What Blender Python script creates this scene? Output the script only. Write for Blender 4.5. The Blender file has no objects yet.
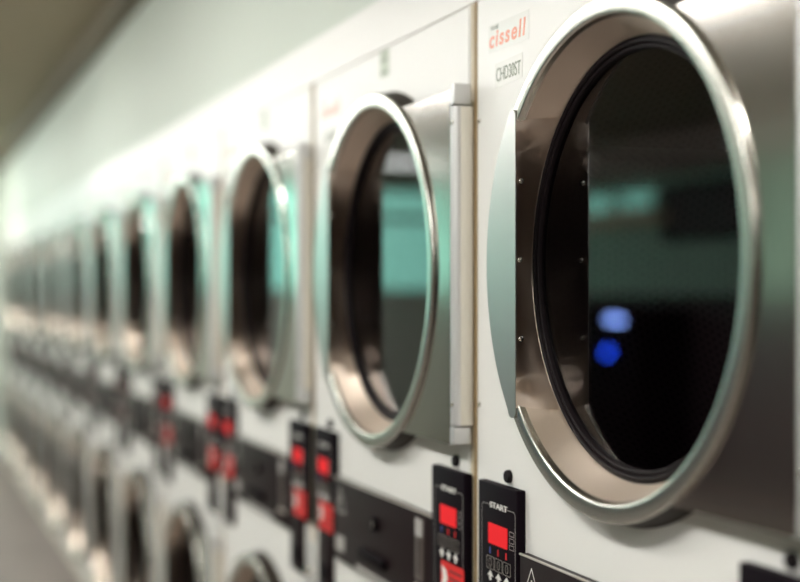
import bpy, bmesh, math, random
from mathutils import Vector, Matrix
PI = math.pi
C = bpy.context.scene.collection
random.seed(4)

# ------------------------------------------------------------------ numbers
PHI = 0.3596          # yaw of the camera from the row direction
CAM_D = 0.7812        # camera to the dryer fronts
HC = 1.30             # camera height
S0 = 1.7643           # camera to the near dryer's left edge, along the row
W = 0.80              # dryer pitch
N = 12                # dryers in the row
Z_UP = HC + 0.040     # centre of an upper door
Z_LO = HC - 0.890     # centre of a lower door
X_DOOR = 0.016
R_OUT = 0.2987
R_IN = 0.2760
CHORD = 0.2102
Y_F = -0.0346         # front of the door flange
Y_G = 0.0168          # glass
CEIL = HC + 1.085
L_END = S0 + W*(N-1) + 0.55
Y_OPP = -4.2
X_RIGHT = 3.4

# ------------------------------------------------------------------ materials
def mat(name, col, rough=.5, metal=0., bump=0., bscale=200., var=0., vscale=6., coat=0., stretch=None, emit=None, es=0., spec=None):
    m = bpy.data.materials.new(name); m.use_nodes = True
    nt = m.node_tree; b = nt.nodes['Principled BSDF']
    b.inputs['Base Color'].default_value = (*col, 1)
    b.inputs['Roughness'].default_value = rough
    b.inputs['Metallic'].default_value = metal
    if spec is not None: b.inputs['Specular IOR Level'].default_value = spec
    if coat: b.inputs['Coat Weight'].default_value = coat
    if emit:
        b.inputs['Emission Color'].default_value = (*emit, 1); b.inputs['Emission Strength'].default_value = es
    tc = nt.nodes.new('ShaderNodeTexCoord')
    src = tc.outputs['Object']
    if stretch:
        mp = nt.nodes.new('ShaderNodeMapping'); mp.inputs['Scale'].default_value = stretch
        nt.links.new(src, mp.inputs['Vector']); src = mp.outputs['Vector']
    if bump:
        n = nt.nodes.new('ShaderNodeTexNoise'); n.inputs['Scale'].default_value = bscale
        n.inputs['Detail'].default_value = 3
        nt.links.new(src, n.inputs['Vector'])
        bp = nt.nodes.new('ShaderNodeBump'); bp.inputs['Strength'].default_value = bump; bp.inputs['Distance'].default_value = .002
        nt.links.new(n.outputs['Fac'], bp.inputs['Height']); nt.links.new(bp.outputs['Normal'], b.inputs['Normal'])
    if var:
        n = nt.nodes.new('ShaderNodeTexNoise'); n.inputs['Scale'].default_value = vscale; n.inputs['Detail'].default_value = 4
        nt.links.new(src, n.inputs['Vector'])
        r = nt.nodes.new('ShaderNodeMapRange'); r.inputs['To Min'].default_value = 1-var; r.inputs['To Max'].default_value = 1+var
        nt.links.new(n.outputs['Fac'], r.inputs['Value'])
        mx = nt.nodes.new('ShaderNodeVectorMath'); mx.operation = 'SCALE'; mx.inputs[0].default_value = col
        nt.links.new(r.outputs['Result'], mx.inputs['Scale']); nt.links.new(mx.outputs['Vector'], b.inputs['Base Color'])
    return m

M = {}
M['enamel'] = mat('cream white enamel', (.81, .805, .765), .38, bump=.10, bscale=420, var=.015, vscale=3)
M['cabinet'] = mat('cream cabinet sheet', (.74, .72, .64), .5, bump=.05, bscale=200)
M['beige'] = mat('beige seam strip', (.56, .48, .34), .55, bump=.05, bscale=60)
M['seam'] = mat('tan seam strip', (.30, .205, .10), .6, bump=.1, bscale=60)
M['steel'] = mat('brushed stainless steel', (.56, .53, .49), .14, 1., bump=.012, bscale=9, stretch=(1, 1, 8))
M['flange'] = mat('satin stainless rim', (.62, .615, .56), .27, 1., bump=.02, bscale=350)
M['wallsteel'] = mat('brushed inner steel', (.68, .57, .47), .40, .92, bump=.05, bscale=500)
b_ = M['wallsteel'].node_tree.nodes['Principled BSDF']          # brushed around the ring
b_.inputs['Anisotropic'].default_value = .85; b_.inputs['Anisotropic Rotation'].default_value = .25
tg = M['wallsteel'].node_tree.nodes.new('ShaderNodeTangent'); tg.direction_type = 'RADIAL'; tg.axis = 'Y'
M['wallsteel'].node_tree.links.new(tg.outputs[0], b_.inputs['Tangent'])
M['handle'] = mat('smooth pull plate steel', (.60, .60, .58), .36, 1., bump=.015, bscale=200)
M['hinge'] = mat('pale plated hinge steel', (.74, .74, .73), .45, .7, bump=.02, bscale=150)
M['hingeleaf'] = mat('hinge leaf enamel', (.80, .76, .66), .5, 0, bump=.02, bscale=150)
M['screw'] = mat('bright screw head', (.75, .74, .68), .25, 1., bump=.02, bscale=500)
M['rubber'] = mat('black rubber', (.008, .005, .006), .55, bump=.03, bscale=300, spec=.15)
M['backing'] = mat('dark brown door backing', (.024, .017, .012), .5, bump=.03, bscale=200, spec=.2)
M['black'] = mat('black control enamel', (.0060, .0032, .0058), .6, bump=.05, bscale=300, spec=.06)
M['blackside'] = mat('black plastic', (.006, .0035, .005), .65, bump=.05, bscale=200, spec=.06)
M['coin'] = mat('dark brown coin panel enamel', (.016, .009, .010), .45, bump=.06, bscale=300, var=.1, vscale=20, spec=.08)
M['alu'] = mat('dull aluminium', (.62, .58, .52), .4, .8, bump=.03, bscale=200)
M['greylabel'] = mat('grey printed label', (.40, .38, .36), .5, bump=.02, bscale=200)
M['darkrecess'] = mat('dark recess', (.02, .014, .013), .6, bump=.05, bscale=100)
M['red'] = mat('red printed plastic', (.66, .025, .025), .5, bump=.02, bscale=200, spec=.2)
M['led'] = mat('lit red display', (.12, .005, .005), .6, bump=.01, bscale=200, spec=.1, emit=(1, .022, .03), es=.70)
M['white'] = mat('white print', (.80, .79, .75), .5, bump=.01, bscale=200)
M['sticker'] = mat('clear grey sticker film', (.73, .73, .68), .3, bump=.02, bscale=100)
M['orange'] = mat('faded orange red print', (.84, .36, .25), .45, bump=.02, bscale=100, var=.08, vscale=120)
M['greenprint'] = mat('grey green print', (.24, .28, .21), .5, bump=.02, bscale=100, var=.2, vscale=120)
M['palegreen'] = mat('pale green tag', (.55, .62, .50), .5, bump=.02, bscale=100)
M['blueprint'] = mat('blue print', (.05, .08, .35), .5, bump=.01, bscale=100)
M['wallgreen'] = mat('pale green white paint', (.64, .70, .62), .6, bump=.08, bscale=120, var=.03, vscale=2)
M['ceiling'] = mat('olive brown ceiling', (.36, .31, .21), .8, bump=.2, bscale=30, var=.08, vscale=4)
M['band'] = mat('dark ceiling trim', (.16, .13, .08), .6, bump=.05, bscale=50)
M['floor'] = mat('grey floor tile', (.23, .195, .175), .4, bump=.05, bscale=60, var=.15, vscale=3)
M['opp'] = mat('sea green wall paint', (.40, .66, .54), .6, bump=.08, bscale=90, var=.06, vscale=2)
M['bulkhead'] = mat('brown grey bulkhead paint', (.38, .31, .28), .6, bump=.08, bscale=60, var=.06, vscale=2)
M['wainscot'] = mat('dark brown wainscot', (.050, .032, .038), .5, bump=.1, bscale=30, var=.15, vscale=5)
M['brownwall'] = mat('brown end wall', (.20, .14, .09), .7, bump=.1, bscale=60, var=.1, vscale=2)
M['frame'] = mat('aluminium window frame', (.5, .5, .48), .4, .6, bump=.02, bscale=100)
M['lamp'] = mat('fluorescent diffuser', (.9, .9, .85), .5, bump=.01, bscale=50, emit=(1, .985, .95), es=45.)
M['dimlamp'] = mat('dim fluorescent diffuser', (.9, .9, .85), .5, bump=.01, bscale=50, emit=(.95, 1, .97), es=4.)
M['fixture'] = mat('white fixture housing', (.75, .75, .70), .5, bump=.01, bscale=50)
M['bluelit'] = mat('lit pale blue lamp', (.1, .15, .4), .3, bump=.01, bscale=50, emit=(.24, .40, 1), es=26.)
M['bluedeep'] = mat('lit deep blue lamp', (.02, .04, .4), .3, bump=.01, bscale=50, emit=(.012, .08, 1), es=20.)

def glass_mat(name, tint, ior, rough):
    m = bpy.data.materials.new(name); m.use_nodes = True
    nt = m.node_tree; nt.nodes.clear()
    o = nt.nodes.new('ShaderNodeOutputMaterial'); mix = nt.nodes.new('ShaderNodeMixShader')
    t = nt.nodes.new('ShaderNodeBsdfTransparent'); t.inputs['Color'].default_value = (*tint, 1)
    g = nt.nodes.new('ShaderNodeBsdfGlossy'); g.inputs['Roughness'].default_value = rough
    f = nt.nodes.new('ShaderNodeFresnel'); 
    ge = nt.nodes.new('ShaderNodeNewGeometry'); mr = nt.nodes.new('ShaderNodeMapRange')   # same reflectance on both faces
    mr.inputs['To Min'].default_value = ior; mr.inputs['To Max'].default_value = 1/ior
    nt.links.new(ge.outputs['Backfacing'], mr.inputs['Value']); nt.links.new(mr.outputs['Result'], f.inputs['IOR'])
    nt.links.new(f.outputs[0], mix.inputs[0]); nt.links.new(t.outputs[0], mix.inputs[1]); nt.links.new(g.outputs[0], mix.inputs[2])
    nt.links.new(mix.outputs[0], o.inputs[0])
    return m
M['glass'] = glass_mat('door glass', (.58, .53, .56), 1.62, .0)
M['winglass'] = glass_mat('window glass', (.93, .97, .96), 1.45, .0)

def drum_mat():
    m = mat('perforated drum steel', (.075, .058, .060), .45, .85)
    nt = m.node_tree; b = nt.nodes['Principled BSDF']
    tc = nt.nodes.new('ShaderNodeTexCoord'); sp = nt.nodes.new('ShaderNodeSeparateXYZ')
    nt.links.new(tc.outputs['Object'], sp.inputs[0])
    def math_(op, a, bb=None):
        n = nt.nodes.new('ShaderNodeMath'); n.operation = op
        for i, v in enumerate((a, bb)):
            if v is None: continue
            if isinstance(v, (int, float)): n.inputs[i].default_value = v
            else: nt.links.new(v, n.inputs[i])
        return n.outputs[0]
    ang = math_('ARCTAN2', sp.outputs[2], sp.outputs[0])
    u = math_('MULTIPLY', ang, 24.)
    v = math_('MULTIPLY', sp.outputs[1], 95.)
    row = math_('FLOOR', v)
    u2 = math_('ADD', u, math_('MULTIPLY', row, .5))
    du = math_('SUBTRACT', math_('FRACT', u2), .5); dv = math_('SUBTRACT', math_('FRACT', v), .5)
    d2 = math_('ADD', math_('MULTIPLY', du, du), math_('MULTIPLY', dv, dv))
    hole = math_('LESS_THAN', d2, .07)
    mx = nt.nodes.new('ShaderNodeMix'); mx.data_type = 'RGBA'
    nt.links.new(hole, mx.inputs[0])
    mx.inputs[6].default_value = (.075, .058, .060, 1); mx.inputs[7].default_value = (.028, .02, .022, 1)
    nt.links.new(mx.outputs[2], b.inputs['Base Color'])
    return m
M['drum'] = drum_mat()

# ------------------------------------------------------------------ mesh helpers
def link(name, bm, m, parent=None, loc=(0, 0, 0), smooth=30):
    me = bpy.data.meshes.new(name)
    bmesh.ops.recalc_face_normals(bm, faces=bm.faces[:])
    for f in bm.faces: f.smooth = True
    for e in bm.edges:
        if len(e.link_faces) == 2:
            try: e.smooth = e.calc_face_angle() < math.radians(smooth)
            except ValueError: pass
    bm.to_mesh(me); bm.free()
    o = bpy.data.objects.new(name, me); me.materials.append(m)
    C.objects.link(o); o.location = loc
    if parent: o.parent = parent
    return o

def box(bm, x0, x1, y0, y1, z0, z1, bev=0.):
    b2 = bmesh.new()
    vs = [b2.verts.new((x, y, z)) for x in (x0, x1) for y in (y0, y1) for z in (z0, z1)]
    for q in ((0, 1, 3, 2), (4, 6, 7, 5), (0, 4, 5, 1), (2, 3, 7, 6), (0, 2, 6, 4), (1, 5, 7, 3)):
        b2.faces.new([vs[i] for i in q])
    if bev:
        bmesh.ops.bevel(b2, geom=b2.edges[:], offset=bev, segments=3, affect='EDGES', profile=.5)
    merge(bm, b2)

def merge(bm, b2):
    mp = {}
    for v in b2.verts: mp[v] = bm.verts.new(v.co)
    for f in b2.faces:
        try: bm.faces.new([mp[v] for v in f.verts])
        except ValueError: pass
    b2.free()

def bx(*a, **k):
    bm = bmesh.new(); box(bm, *a, **k); return bm

def lathe(bm, prof, n=128, closed=False, x0=0., z0=0.):
    """revolve (r, y) points about the y axis"""
    rings = []
    for r, y in prof:
        if r < 1e-6: rings.append([bm.verts.new((x0, y, z0))]*n)
        else: rings.append([bm.verts.new((x0 + r*math.cos(2*PI*k/n), y, z0 + r*math.sin(2*PI*k/n))) for k in range(n)])
    idx = list(range(len(rings)))
    pairs = list(zip(idx, idx[1:])) + ([(idx[-1], 0)] if closed else [])
    for a, b in pairs:
        for k in range(n):
            q = [rings[a][k], rings[a][(k+1) % n], rings[b][(k+1) % n], rings[b][k]]
            u = []
            for v in q:
                if v not in u: u.append(v)
            if len(u) > 2:
                try: bm.faces.new(u)
                except ValueError: pass

def arc(cx, cy, r, a0, a1, n):
    return [(cx + r*math.cos(a0 + (a1-a0)*k/n), cy + r*math.sin(a0 + (a1-a0)*k/n)) for k in range(n+1)]

def prism(bm, pts, y0, y1):
    """extrude an x-z outline between two depths"""
    a = [bm.verts.new((x, y0, z)) for x, z in pts]; b = [bm.verts.new((x, y1, z)) for x, z in pts]
    bm.faces.new(a); bm.faces.new(b[::-1])
    for k in range(len(pts)):
        j = (k+1) % len(pts)
        bm.faces.new([a[k], b[k], b[j], a[j]])

def frame_loop(bm, pts, t, y0, y1):
    """a closed line of thickness t along an x-z outline"""
    n = len(pts)
    for k in range(n):
        p = Vector(pts[k]); q = Vector(pts[(k+1) % n]); d = (q-p)
        if d.length < 1e-6: continue
        d.normalize(); nn = Vector((-d.y, d.x))*t/2; p -= d*t/2; q += d*t/2
        prism(bm, [tuple(p+nn), tuple(q+nn), tuple(q-nn), tuple(p-nn)], y0, y1)

def rrect(x0, x1, z0, z1, r, n=5):
    out = []
    for cx, cz, a in ((x1-r, z1-r, 0), (x0+r, z1-r, PI/2), (x0+r, z0+r, PI), (x1-r, z0+r, 1.5*PI)):
        out += [(cx + r*math.cos(a + k*PI/2/n), cz + r*math.sin(a + k*PI/2/n)) for k in range(n+1)]
    return out

def text_mesh(s, x0, x1, z0, z1, y, depth=.0004, shear=0., bold=0., spacing=1.):
    cu = bpy.data.curves.new('lettering', 'FONT'); cu.body = s; cu.extrude = .01; cu.shear = shear; cu.offset = bold; cu.space_character = spacing
    ob = bpy.data.objects.new('lettering', cu); C.objects.link(ob)
    dg = bpy.context.evaluated_depsgraph_get()
    me = bpy.data.meshes.new_from_object(ob.evaluated_get(dg))
    bm = bmesh.new(); bm.from_mesh(me)
    bpy.data.objects.remove(ob); bpy.data.curves.remove(cu); bpy.data.meshes.remove(me)
    xs = [v.co.x for v in bm.verts]; ys = [v.co.y for v in bm.verts]
    ax, bx_, ay, by = min(xs), max(xs), min(ys), max(ys)
    for v in bm.verts:
        x = x0 + (v.co.x-ax)/(bx_-ax)*(x1-x0); z = z0 + (v.co.y-ay)/(by-ay)*(z1-z0)
        yy = y - depth if v.co.z > 0 else y
        v.co = (x, yy, z)
    return bm

def empty(name, loc, label, cat, group=None):
    o = bpy.data.objects.new(name, None); C.objects.link(o); o.location = loc
    o['label'] = label; o['category'] = cat
    if group: o['group'] = group
    return o

def structure(name, bm, m):
    o = link(name, bm, m); o['kind'] = 'structure'; return o

def screw_bm(x, y, z, r=.004, h=.003):
    bm = bmesh.new(); lathe(bm, [(r, 0), (r, -h*.3), (r*.8, -h*.75), (r*.4, -h), (0, -h*1.05)], 16)
    bmesh.ops.translate(bm, verts=bm.verts[:], vec=(x, y, z)); return bm

# ------------------------------------------------------------------ one stacked dryer
def panel_with_hole(x0, x1, z0, z1, cx, cz, r, yf, yb, n=96):
    bm = bmesh.new()
    outer = []; inner = []
    for k in range(n):
        a = 2*PI*k/n + PI/n; ca, sa = math.cos(a), math.sin(a)
        tx = ((x1-cx) if ca > 0 else (x0-cx))/ca; tz = ((z1-cz) if sa > 0 else (z0-cz))/sa
        t = min(tx, tz)
        outer.append([cx+ca*t, cz+sa*t]); inner.append((cx+r*ca, cz+r*sa))
    for cxn, czn in ((x0, z0), (x0, z1), (x1, z0), (x1, z1)):      # snap the nearest point to each corner
        k = min(range(n), key=lambda i: (outer[i][0]-cxn)**2 + (outer[i][1]-czn)**2); outer[k] = [cxn, czn]
    e = .003
    vo = [bm.verts.new((min(max(x, x0+e), x1-e), yf, min(max(z, z0+e), z1-e))) for x, z in outer]
    vs = [bm.verts.new((x, yf+e, z)) for x, z in outer]
    vob = [bm.verts.new((x, yb, z)) for x, z in outer]
    vi = [bm.verts.new((x, yf, z)) for x, z in inner]; vib = [bm.verts.new((x, yb, z)) for x, z in inner]
    for k in range(n):
        j = (k+1) % n
        bm.faces.new([vo[k], vi[k], vi[j], vo[j]]); bm.faces.new([vo[k], vo[j], vs[j], vs[k]])
        bm.faces.new([vs[k], vs[j], vob[j], vob[k]]); bm.faces.new([vi[k], vib[k], vib[j], vi[j]])
    return bm

def build_plate(d, bowk):
    bm = bmesh.new(); yp = -.0285; xr = .3540; zz = .2585; nz = 48
    cols = []
    for k in range(nz+1):
        z = -zz + 2*zz*k/nz
        xl = math.sqrt(max(.2945**2 - z*z, 0))
        xs = [(xl, 0), (xl+(.3515-xl)*.33, 0), (xl+(.3515-xl)*.66, 0), (.3515, 0), (.3530, .0006), (xr, .0020), (xr, .012)]
        bow = bowk*max(z-.09, 0)**2
        cols.append([bm.verts.new((x, yp+dy+bow, z)) for x, dy in xs])
    for k in range(nz):
        for j in range(6): bm.faces.new([cols[k][j], cols[k][j+1], cols[k+1][j+1], cols[k+1][j]])
    bmesh.ops.solidify(bm, geom=bm.faces[:], thickness=.0018)
    # rolled lip where the plate meets the rim
    n = 60; am = math.asin(zz/.3003)
    for k in range(n):
        a0 = -am + 2*am*k/n; a1 = -am + 2*am*(k+1)/n; q = []
        for a in (a0, a1):
            for r, y in ((.2992, yp-.0002), (.2992, yp-.0010), (.3008, yp-.0010), (.3020, yp-.0002)):
                z = r*math.sin(a); q.append(bm.verts.new((r*math.cos(a), y + bowk*max(z-.09, 0)**2, z)))
        for j in range(4): bm.faces.new([q[j], q[(j+1) % 4], q[4+(j+1) % 4], q[4+j]])
    bmesh.ops.remove_doubles(bm, verts=bm.verts[:], dist=1e-6)
    return link('hinge_plate', bm, M['steel'], d, smooth=15)


def build_door(parent, cz):
    """a round door: rim with its glass, gasket, pull plate, hinge plate and hinge"""
    bm = bmesh.new()
    e = .0030
    prof = ([(R_OUT-.006, Y_F+.0050), (R_OUT, Y_F+.0040)]
            + arc(R_OUT-e, Y_F+e, e, 0, -PI/2, 6)
            + arc(R_IN+.005, Y_F+.005, .005, -PI/2, -PI, 6)
            + [(.2600, .0060), (.2585, .0075)])
    lathe(bm, prof, 160)
    d = link('door', bm, M['flange'], parent, (X_DOOR, 0, cz))
    bm = bmesh.new(); lathe(bm, [(.2900, .012), (.3050, 0.), (.3035, -.004), (R_OUT-.0008, Y_F+.0060), (R_OUT-.012, Y_F+.0046)], 128)
    link('backing_ring', bm, M['backing'], d)
    # inner wall in a darker brushed finish
    bm = bmesh.new(); lathe(bm, [(R_IN-.0004, Y_F+.006), (.2595, .0058), (.2575, .0080), (.2560, .0120)], 160)
    link('inner_wall', bm, M['wallsteel'], d)
    bm = bmesh.new()
    lathe(bm, [(.2580, .0105), (.2540, .0120)] + arc(.2505, .0110, .0032, .3, -PI-.1, 8)[0:] + [(.2465, .0125)]
          + arc(.2440, .0128, .0026, .0, -PI, 8) + [(.2412, .0190), (.2600, .0190)], 160)
    link('gasket', bm, M['rubber'], d)
    bm = bmesh.new(); lathe(bm, [(.2478, .0142), (.2462, .0128), (.2448, .0136)], 160); link('retaining_wire', bm, M['flange'], d)
    bm = bmesh.new(); lathe(bm, [(0, Y_G), (.2460, Y_G), (.2460, Y_G+.002), (0, Y_G+.002)], 96)
    g = link('glass_pane', bm, M['glass'], d)
    # pull plate on the left of the rim: a flat segment and a flap that runs back along the wall
    bm = bmesh.new()
    zt = .1900; Ro = R_OUT+.0012; yf = Y_F-.0022
    pts = []
    n = 40
    a_t = math.asin(zt/Ro)
    tipx = Ro*math.cos(a_t)
    for k in range(n+1):
        a = -a_t + 2*a_t*k/n; pts.append((-Ro*math.cos(a), Ro*math.sin(a)))
    mid = (tipx + CHORD)/2; rad = abs(tipx-CHORD)/2
    for k in range(1, 8):     # rounded tip from the arc end to the chord at the top
        a = PI - PI*k/8; pts.append((-mid + rad*math.cos(a), zt + rad*.9*math.sin(a)))
    pts.append((-CHORD, zt)); pts.append((-CHORD, -zt))
    for k in range(1, 8):
        a = -PI*k/8; pts.append((-mid + rad*math.cos(a), -zt + rad*.9*math.sin(a)))
    prism(bm, pts, yf, yf+.0016)
    bmesh.ops.remove_doubles(bm, verts=bm.verts[:], dist=1e-5)
    h = link('handle', bm, M['handle'], d, smooth=25)
    bm = bmesh.new(); rows = []
    nz, ny = 40, 10; zf = .186
    for j in range(ny+1):
        t = j/ny; row = []
        for k in range(nz+1):
            z = -zf + 2*zf*k/nz
            xb = math.sqrt(.2562**2 - z*z); s = t
            x = CHORD*(1-s) + xb*s
            row.append(bm.verts.new((-x, yf+.0008 + (.0085-yf)*t, z)))
        rows.append(row)
    for j in range(ny):
        for k in range(nz): bm.faces.new([rows[j][k], rows[j][k+1], rows[j+1][k+1], rows[j+1][k]])
    bmesh.ops.solidify(bm, geom=bm.faces[:], thickness=.0008)
    link('handle_flap', bm, M['wallsteel'], d)
    for z in (.107, .005, -.097):
        bm = screw_bm(0, 0, 0, .0042, .0035)
        bmesh.ops.rotate(bm, verts=bm.verts[:], matrix=Matrix.Rotation(PI/2, 3, 'Z'))
        s = .18; x = CHORD*(1-s) + math.sqrt(.2562**2-z*z)*s
        bmesh.ops.translate(bm, verts=bm.verts[:], vec=(-x+.0012, yf+.044*s+.001, z))
        link('screw', bm, M['screw'], d)
    build_plate(d, .012)
    # hinge
    bm = bmesh.new()
    bx_ = .3640; by_ = -.0230
    def cyl(x, y, r, z0, z1):
        n = 24; b2 = bmesh.new()
        bmesh.ops.create_cone(b2, cap_ends=True, segments=n, radius1=r, radius2=r, depth=z1-z0,
                              matrix=Matrix.Translation((x, y, (z0+z1)/2)))
        merge(bm, b2)
    cyl(bx_, by_, .0088, -.2300, .2330)
    cyl(bx_, by_, .0094, .2350, .2650); cyl(bx_, by_, .0094, -.2560, -.2320)
    box(bm, bx_, bx_+.0105, by_-.0086, -.004, .2350, .2650, bev=.0015)
    box(bm, bx_, bx_+.0105, by_-.0086, -.004, -.2560, -.2320, bev=.0015)
    hg = link('hinge', bm, M['hinge'], d, smooth=40)
    bm = bmesh.new()
    box(bm, bx_+.004, bx_+.0085, -.0200, -.0003, -.2300, .2330, bev=.001)
    link('hinge_leaf', bm, M['hingeleaf'], d)
    for z in (.209, -.199):
        bm = screw_bm(bx_+.004, by_-.0080, z, .0036, .003); link('screw', bm, M['screw'], d)
    return d

def build_control(parent, x, z0, z1):
    w2 = .0630; yf = -.0135
    bm = bmesh.new(); box(bm, -w2, w2, yf, .0, z0, z1, bev=.0022)
    c = link('control_panel', bm, M['black'], parent, (x, 0, 0))
    zt = z1
    bm = bmesh.new()
    out = rrect(-.050, .058, z0+.008, zt-.030, .006)
    # printed outline, open at the word along its top edge
    frame_loop(bm, out, .0007, yf-.0002, yf+.0003)
    link('printed_outline', bm, M['greylabel'], c)
    link('lettering', text_mesh('START', -.022, .034, zt-.0335, zt-.0255, yf-.0003, bold=.012), M['white'], c)
    bm = bmesh.new(); prism(bm, rrect(-.026, .034, zt-.083, zt-.055, .0015), yf-.0012, yf+.0005); link('display', bm, M['led'], c)
    bm = bmesh.new()
    for k in range(3):
        frame_loop(bm, rrect(.040, .054, zt-.0635-.009*k, zt-.0575-.009*k, .001, 2), .0006, yf-.0002, yf+.0003)
    link('printed_marks', bm, M['greylabel'], c)
    for k, mm in enumerate(('blueprint', 'red', 'red')):
        bm = bmesh.new(); prism(bm, [(-.024+.026*k, zt-.0975), (-.0205+.026*k, zt-.0975), (-.0205+.026*k, zt-.0885), (-.024+.026*k, zt-.0885)], yf-.0004, yf+.0003)
        link('indicator', bm, M[mm], c)
    for k in range(3):
        xx = -.033+.0265*k
        bm = bmesh.new(); frame_loop(bm, rrect(xx, xx+.0235, zt-.1185, zt-.1015, .0015, 2), .0006, yf-.0005, yf+.0003)
        frame_loop(bm, rrect(xx+.008, xx+.0155, zt-.1155, zt-.1045, .003, 3), .0007, yf-.0005, yf+.0003)
        link('coin_counter_window', bm, M['alu'], c)
        bm = bmesh.new(); cx = xx+.0118
        prism(bm, [(cx-.0035, zt-.1345), (cx+.0035, zt-.1345), (cx+.0035, zt-.1285), (cx+.0095, zt-.1285), (cx, zt-.1205), (cx-.0095, zt-.1285), (cx-.0035, zt-.1285)], yf-.0004, yf+.0003)
        link('arrow', bm, M['white'], c)
    bm = bmesh.new(); prism(bm, rrect(-.024, .062, z0+.004, zt-.1385, .003), yf-.0006, yf+.0005)
    l = link('price_label', bm, M['red'], c)
    bm = bmesh.new()
    prism(bm, [(-.022, z0+.016), (-.004, z0+.022), (.003, z0+.034), (-.004, z0+.046), (-.022, z0+.050), (-.016, z0+.034)], yf-.0010, yf-.0003)
    link('printed_swirl', bm, M['white'], l)
    bm = bmesh.new()
    for k in range(4): prism(bm, [(.008, z0+.012+.011*k), (.056, z0+.012+.011*k), (.056, z0+.0145+.011*k), (.008, z0+.0145+.011*k)], yf-.0008, yf-.0003)
    link('printed_lines', bm, M['darkrecess'], l)
    return c

def build_coin_panel(parent):
    x0, x1 = -.2310, .2615; z0, z1 = HC-.4930, HC-.3410; yf = -.0125
    bm = bmesh.new(); box(bm, x0, x1, yf, 0, z0, z1, bev=.0015)
    p = link('coin_panel', bm, M['coin'], parent)
    bm = bmesh.new(); box(bm, x0, x1, yf-.0015, yf+.002, z1-.0018, z1+.0006, bev=.0005); link('edge_trim', bm, M['alu'], p)
    bm = bmesh.new(); ax = -.1960; az = z1-.0140
    frame_loop(bm, [(ax, az), (ax+.0290, az-.0470), (ax-.0290, az-.0470)], .0014, yf-.0003, yf+.0004); link('warning_triangle', bm, M['white'], p)
    bm = bmesh.new(); prism(bm, [(ax-.0017, az-.015), (ax+.0017, az-.015), (ax+.0012, az-.032), (ax-.0012, az-.032)], yf-.0003, yf+.0004)
    prism(bm, rrect(ax-.0016, ax+.0016, az-.039, az-.0358, .0014, 3), yf-.0003, yf+.0004); link('warning_mark', bm, M['white'], p)
    bm = bmesh.new(); box(bm, -.2220, -.1720, yf-.0006, yf+.0005, z0+.018, z0+.046); link('printed_label', bm, M['greylabel'], p)
    bm = bmesh.new(); box(bm, .1935, .2290, yf-.0030, yf+.0005, z1-.1080, z1-.0100, bev=.0012); k = link('coin_slot_plate', bm, mat('bronze slot plate', (.14, .11, .10), .4, .6, bump=.02, bscale=200), p)
    bm = bmesh.new(); box(bm, .1960, .2265, yf-.0036, yf-.0020, z1-.0380, z1-.0115); link('printed_label', bm, M['greylabel'], k)
    bm = bmesh.new(); box(bm, .2100, .2125, yf-.0040, yf-.0020, z1-.0980, z1-.0450); link('slot', bm, M['darkrecess'], k)
    for xx in (.1960, .2270):
        bm = screw_bm(xx, yf, z1-.1190, .0060, .006); link('coin_return_button', bm, M['alu'], p)
    bm = bmesh.new(); lathe(bm, [(.0125, yf), (.0125, yf-.006), (.0105, yf-.0075), (0, yf-.0075)], 28, x0=.0050, z0=z1-.0520); lk = link('lock', bm, M['blackside'], p)
    bm = bmesh.new(); box(bm, .0040, .0060, yf-.0082, yf-.0070, z1-.0580, z1-.0460); link('keyhole', bm, M['alu'], lk)
    bm = bmesh.new(); box(bm, -.0700, .0600, yf-.0100, yf+.001, z0+.030, z0+.048, bev=.004); link('drawer_pull', bm, M['blackside'], p)
    bm = bmesh.new(); box(bm, -.1050, .1250, yf-.0008, yf+.0005, z0+.0035, z0+.0115); link('printed_strip', bm, M['greylabel'], p)
    return p

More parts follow.
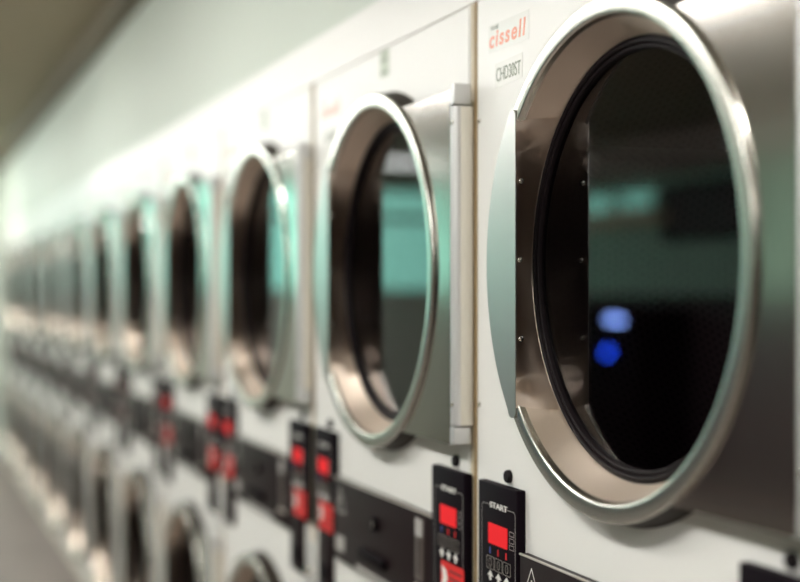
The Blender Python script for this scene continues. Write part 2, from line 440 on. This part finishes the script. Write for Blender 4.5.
def build_dryer():
    t = empty('tumble_dryer', (0, 0, 0), '', 'dryer')
    hw = .3925
    zmid = HC-.420
    bm = bmesh.new()      # open-fronted cabinet
    for a in ((-.397, -.389, .012, .75, .0, HC+.510), (.389, .397, .012, .75, .0, HC+.510), (-.397, .397, .742, .75, 0, HC+.510),
              (-.397, .397, .012, .75, HC+.504, HC+.510), (-.397, .397, .012, .75, .0, .008), (-.39, .39, .02, .75, zmid-.02, zmid+.02)):
        box(bm, *a)
    link('cabinet', bm, M['cabinet'], t)
    for (a, b, cz) in ((zmid, HC+.4236, Z_UP), (.075, zmid-.002, Z_LO)):
        link('front_panel', panel_with_hole(-.3985, .3735, a, b-.0, X_DOOR, cz, .2900, 0, .018), M['enamel'], t)
    bm = bmesh.new(); box(bm, -.3999, .3999, 0, .018, HC+.4240, HC+.511); link('header_panel', bm, M['enamel'], t)
    bm = bmesh.new(); box(bm, -hw, hw, .030, .045, 0, .075, bev=.002); link('kick_plate', bm, M['cabinet'], t)
    bm = bmesh.new(); box(bm, .3745, .3995, .0020, .02, 0.06, HC+.4235, bev=.001); st = link('seam_strip', bm, M['beige'], t)
    bm = bmesh.new(); box(bm, .3895, .3975, .0008, .004, 0.06, HC+.4235); link('seal', bm, M['seam'], st)
    for cz in (Z_UP, Z_LO):
        build_door(t, cz)
        bm = bmesh.new(); prof = [(.2700, .025), (.2850, .05), (.2850, .62), (.10, .655), (0, .655)]
        lathe(bm, prof, 72); 
        dr = link('drum', bm, M['drum'], t, (X_DOOR, 0, cz))
        bm = bmesh.new()
        for k in range(3):
            a = 2*PI*k/3 + 2.6
            b2 = bmesh.new(); box(b2, .235, .284, .08, .60, -.018, .018, bev=.006)
            bmesh.ops.rotate(b2, verts=b2.verts[:], matrix=Matrix.Rotation(-a, 3, 'Y')); merge(bm, b2)
        link('drum_baffle', bm, M['drum'], dr)
    build_control(t, -.3010, HC-.4560, HC-.2600)
    build_control(t, .3230, HC-.4560, HC-.2600)
    build_coin_panel(t)
    for x in (-.2880, .3290):
        bm = bmesh.new(); lathe(bm, [(.0090, 0), (.0090, -.004), (.0075, -.0065), (0, -.0070)], 24, x0=x, z0=HC-.2475)
        link('key_switch', bm, M['rubber'], t)
    for x in (-.3060, .3000):
        bm = bmesh.new(); box(bm, x-.0400, x+.0400, -.0100, 0, HC-.5700, HC-.4590, bev=.002)
        cr = link('coin_return_cup', bm, M['coin'], t)
        bm = bmesh.new(); box(bm, x-.028, x+.028, -.0125, -.0095, HC-.552, HC-.520, bev=.001); link('return_flap', bm, M['blackside'], cr)
    bm = bmesh.new(); box(bm, .3750, .3990, -.006, .002, HC-.60, HC-.495, bev=.001); lp = link('lock_plate', bm, M['hinge'], t)
    link('lock_bolt', screw_bm(.3865, -.006, HC-.556, .0115, .010), M['screw'], lp)
    for z in (.249, -.157): link('panel_screw', screw_bm(-.3890, 0, HC+z, .0036, .003), M['screw'], t)
    # stickers
    bm = bmesh.new(); prism(bm, [(-.3580, HC+.3400), (-.2290, HC+.3385), (-.2290, HC+.3775), (-.3580, HC+.3785)], -.0004, .0002)
    s = link('brand_sticker', bm, M['sticker'], t)
    link('lettering', text_mesh('cissell', -.3540, -.2380, HC+.3455, HC+.3695, -.0004, shear=.15, bold=.021, spacing=1.2), M['orange'], s)
    link('small_lettering', text_mesh('THE', -.3500, -.3240, HC+.3705, HC+.3760, -.0004), M['greenprint'], s)
    bm = bmesh.new(); prism(bm, [(-.3360, HC+.2875), (-.2480, HC+.2905), (-.2480, HC+.3240), (-.3360, HC+.3220)], -.0004, .0002)
    s = link('type_sticker', bm, M['sticker'], t)
    link('lettering', text_mesh('CHD30ST', -.3310, -.2535, HC+.2960, HC+.3150, -.0004), M['greenprint'], s)
    bm = bmesh.new(); prism(bm, [(-.0100, HC+.3740), (.0330, HC+.3735), (.0330, HC+.4200), (-.0100, HC+.4190)], -.0005, .0002)
    s = link('number_tag', bm, M['palegreen'], t)
    bm = bmesh.new()
    for z, h in ((.4130, .0028), (.4010, .0035), (.3790, .0030)): box(bm, -.005, .028, -.0010, -.0004, HC+z, HC+z+h)
    link('printed_bars', bm, M['greenprint'], s)
    return t

def copy_tree(o, parent=None):
    c = o.copy(); C.objects.link(c)
    if parent: c.parent = parent
    for ch in list(o.children): copy_tree(ch, c)
    return c

ORD = ['nearest dryer, its round glass door filling the right of the view',
       'second dryer from the right, whole round door and tall hinge in view',
       'third dryer from the right, softly blurred oval door',
       'fourth dryer from the right in the receding row',
       'fifth dryer from the right in the receding row',
       'sixth dryer from the right in the receding row',
       'seventh dryer from the right in the blurred row',
       'eighth dryer from the right in the blurred row',
       'ninth dryer from the right, far along the row',
       'tenth dryer from the right, far along the row',
       'eleventh dryer from the right, last but one before the end wall',
       'farthest dryer at the left end of the row, against the end wall']
first = build_dryer()
idle_display = next(ch for cp in first.children for ch in cp.children if ch.name.startswith('display')).data.copy()
dark_label = next(ch for cp in first.children for ch in cp.children if ch.name.startswith('price_label')).data.copy()
dark_label.materials[0] = mat('dark red plastic', (.10, .02, .02), .5, bump=.02, bscale=200)  # darker red price label for the farther machines
idle_display.materials[0] = mat('unlit red display', (.16, .012, .012), .3, bump=.01, bscale=200)
for i in range(N):
    t = first if i == 0 else copy_tree(first)
    t.location = (-(S0 + W*i - .4), 0, 0)
    if i > 3:                      # farther machines: displays unlit, price labels a darker red
        for cp in t.children:
            for ch in cp.children:
                if ch.name.startswith('display'): ch.data = idle_display
                if ch.name.startswith('price_label'): ch.data = dark_label
    t['label'] = 'cream stacked ' + ORD[i] if ORD[i].split()[0] not in ('nearest', 'farthest') else 'cream white stacked ' + ORD[i]
    t['category'] = 'dryer'; t['group'] = 'row of stacked tumble dryers'

# the nearest door's hinge plate is bowed back a little towards its top
for d in first.children:
    if d.name.startswith('door') and d.location.z > 1:
        for ch in d.children:
            if ch.name.startswith('hinge_plate'):
                bent = build_plate(d, .055); me = bent.data; bpy.data.objects.remove(bent); ch.data = me

# ------------------------------------------------------------------ the room
XL = -L_END
structure('floor', bx(XL-.15, X_RIGHT+.15, Y_OPP-.15, .95, -.10, 0), M['floor'])
structure('ceiling', bx(XL-.15, X_RIGHT+.15, Y_OPP-.15, .95, CEIL, CEIL+.10), M['ceiling'])
structure('wall_above_dryers', bx(XL, X_RIGHT, .015, .12, HC+.5115, CEIL), M['wallgreen'])
structure('wall_behind_dryers', bx(XL, X_RIGHT, .78, .90, 0, CEIL), M['wallgreen'])
structure('band_ceiling', bx(XL, X_RIGHT, -.05, .015, CEIL-.075, CEIL), M['band'])  # dark band along the joint of wall and ceiling
structure('wall_right', bx(X_RIGHT, X_RIGHT+.12, Y_OPP-.12, .90, 0, CEIL), M['brownwall'])

def wall_x(name, x0, x1, openings, m, zlo=0., y0=Y_OPP-.12, y1=Y_OPP):
    """wall along x with rectangular openings (xa, xb, za, zb)"""
    bm = bmesh.new(); xs = sorted({x0, x1, *[v for o in openings for v in o[:2]]})
    for a, b in zip(xs, xs[1:]):
        op = [o for o in openings if o[0] <= a and o[1] >= b]
        if not op: box(bm, a, b, y0, y1, zlo, CEIL)
        else:
            box(bm, a, b, y0, y1, zlo, op[0][2]); box(bm, a, b, y0, y1, op[0][3], CEIL)
    structure(name, bm, m)

OPP_WIN = [(-9.5, -8.25, 1.90, 2.10)]
wall_x('wall_opposite', XL, X_RIGHT, OPP_WIN, M['opp'])
structure('wainscot_opposite', bx(XL, X_RIGHT, Y_OPP, Y_OPP+.03, 0, 1.30), M['wainscot'])

structure('bulkhead_opposite', bx(XL, X_RIGHT, Y_OPP, Y_OPP+.22, 2.13, CEIL), M['bulkhead'])

structure('reflection_strip', bx(-7.0, X_RIGHT-.01, Y_OPP+.219, Y_OPP+.245, 2.20, 2.28, bev=.004), M['white'])  # white strip added to give the nearest hinge plate a bright reflected band
structure('reflection_sill', bx(-9.6, -8.0, Y_OPP, Y_OPP+.16, 1.80, 1.885, bev=.008), mat('cream reflection sill', (.86, .76, .55), .5, bump=.02, bscale=60))  # sill added to put a beige strip into the door glass reflection
t = empty('reflection_board', (-7.55, Y_OPP+.001, 1.86), 'dark framed reflection board on the sea green opposite wall, added to darken the nearest door glass reflection', 'reflection board')  # dark board added only to darken part of the door glass reflection
bm = bmesh.new(); box(bm, -.50, .50, 0, .02, -.17, .17); link('board', bm, M['wainscot'], t)
bm = bmesh.new(); frame_loop(bm, [(-.51, -.18), (.51, -.18), (.51, .18), (-.51, .18)], .03, 0, .03); link('frame', bm, M['blackside'], t)

# end wall with a shop front window
YW0, YW1, ZW0, ZW1 = -3.9, -.75, 1.32, 2.25
bm = bmesh.new()
box(bm, XL-.12, XL, Y_OPP, YW0, 0, CEIL); box(bm, XL-.12, XL, YW1, .78, 0, CEIL)
box(bm, XL-.12, XL, YW0, YW1, 0, ZW0); box(bm, XL-.12, XL, YW0, YW1, ZW1, CEIL)
structure('wall_end', bm, M['wallgreen'])
n_win = [0]
def window(along, a0, a1, z0, z1, pos, bars):
    n_win[0] += 1
    bm = bmesh.new(); f = .03
    def b(u0, u1, w0, w1):
        if along == 'y': box(bm, pos-.09, pos-.03, u0, u1, w0, w1)
        else: box(bm, u0, u1, pos-.09, pos-.03, w0, w1)
    b(a0, a0+f, z0, z1); b(a1-f, a1, z0, z1); b(a0, a1, z0, z0+f); b(a0, a1, z1-f, z1)
    for k in range(1, bars): b(a0+(a1-a0)*k/bars-.02, a0+(a1-a0)*k/bars+.02, z0, z1)
    if z1-z0 > .5: b(a0, a1, z1-.30, z1-.24)
    w = structure('window_%d' % n_win[0], bm, M['frame'])
    bm = bmesh.new()
    if along == 'y': box(bm, pos-.063, pos-.059, a0, a1, z0, z1)
    else: box(bm, a0, a1, pos-.063, pos-.059, z0, z1)
    link('window_pane', bm, M['winglass'], w)
window('y', YW0, YW1, ZW0, ZW1, XL, 3)
for o in OPP_WIN: window('x', o[0], o[1], o[2], o[3], Y_OPP, 2)

# ceiling lights
def fixture(x, y, label, rz=0, lamp=None, lx=1.25, wy=.26):
    t = empty('ceiling_light', (x, y, CEIL), 'long white fluorescent ceiling light ' + label, 'ceiling light', 'fluorescent ceiling lights'); t.rotation_euler.z = rz
    bm = bmesh.new(); box(bm, -lx/2, lx/2, -wy/2, wy/2, -.05, 0, bev=.004); link('housing', bm, M['fixture'], t)
    bm = bmesh.new(); box(bm, -lx/2+.03, lx/2-.03, -wy/2+.02, wy/2-.02, -.085, -.0505, bev=.012); link('diffuser', bm, lamp, t)
for k, (x, y, r) in enumerate([(1.4, -1.4, 0), (-.9, -1.4, 0), (-3.2, -1.4, 0), (-5.5, -1.4, 0), (-7.8, -1.4, 0), (-10.2, -.9, 0), (-(L_END-1.45), -2.75, PI/2)]):
    fixture(x, y, ['behind the camera, nearest the right wall', 'above the camera, before the nearest dryer', 'before the second and third dryers from the right',
                   'before the fifth and sixth dryers from the right', 'before the eighth dryer from the right', 'before the farthest dryers, near the end wall',
                   'set crosswise, dimmer, before the end wall window'][k], r, M['dimlamp'] if r else M['lamp'])

# vending machine with blue lamps across the room, mirrored in the near door glass
vx, vy = -8.15, Y_OPP+.03
t = empty('change_machine', (vx, vy, 0), 'dark change machine with blue lamps standing across the room, mirrored in the nearest door glass', 'change machine')
bm = bmesh.new(); box(bm, -.42, .42, .005, .40, 0, 1.22, bev=.02); link('cabinet', bm, M['blackside'], t)
bm = bmesh.new(); prism(bm, rrect(.06, .24, 1.112, 1.148, .012), .43, .395); link('sign_lamp', bm, M['bluelit'], t)
bm = bmesh.new(); prism(bm, [(.05+.03*math.cos(a*PI/8), .905+.03*math.sin(a*PI/8)) for a in range(16)], .43, .395); link('round_lamp', bm, M['bluedeep'], t)

# ------------------------------------------------------------------ world, camera
w = bpy.data.worlds.new('daylight'); bpy.context.scene.world = w; w.use_nodes = True
bg = w.node_tree.nodes['Background']; bg.inputs['Color'].default_value = (.38, .90, .74, 1); bg.inputs['Strength'].default_value = 2.8

cam = bpy.data.cameras.new('camera'); co = bpy.data.objects.new('camera', cam); C.objects.link(co)
F = 1336.58
cam.sensor_width = 36.; cam.sensor_fit = 'HORIZONTAL'; cam.lens = F*36/800
cam.clip_start = .05; cam.clip_end = 100
cam.shift_y = 3.78/800
fwd = Vector((-math.cos(PHI), math.sin(PHI), 0))
co.location = (0, -CAM_D, HC); co.rotation_euler = fwd.to_track_quat('-Z', 'Y').to_euler()
cam.dof.use_dof = True; cam.dof.focus_distance = 1.72; cam.dof.aperture_fstop = cam.lens/38.
bpy.context.scene.camera = co
sc = bpy.context.scene
sc.view_settings.view_transform = 'Standard'; sc.view_settings.look = 'None'; sc.view_settings.gamma = 1
sc.view_settings.use_curve_mapping = False
sc.view_settings.exposure = 0.0
sc.cycles.max_bounces = 10; sc.cycles.glossy_bounces = 6; sc.cycles.transparent_max_bounces = 16
sc.cycles.sample_clamp_indirect = 8.
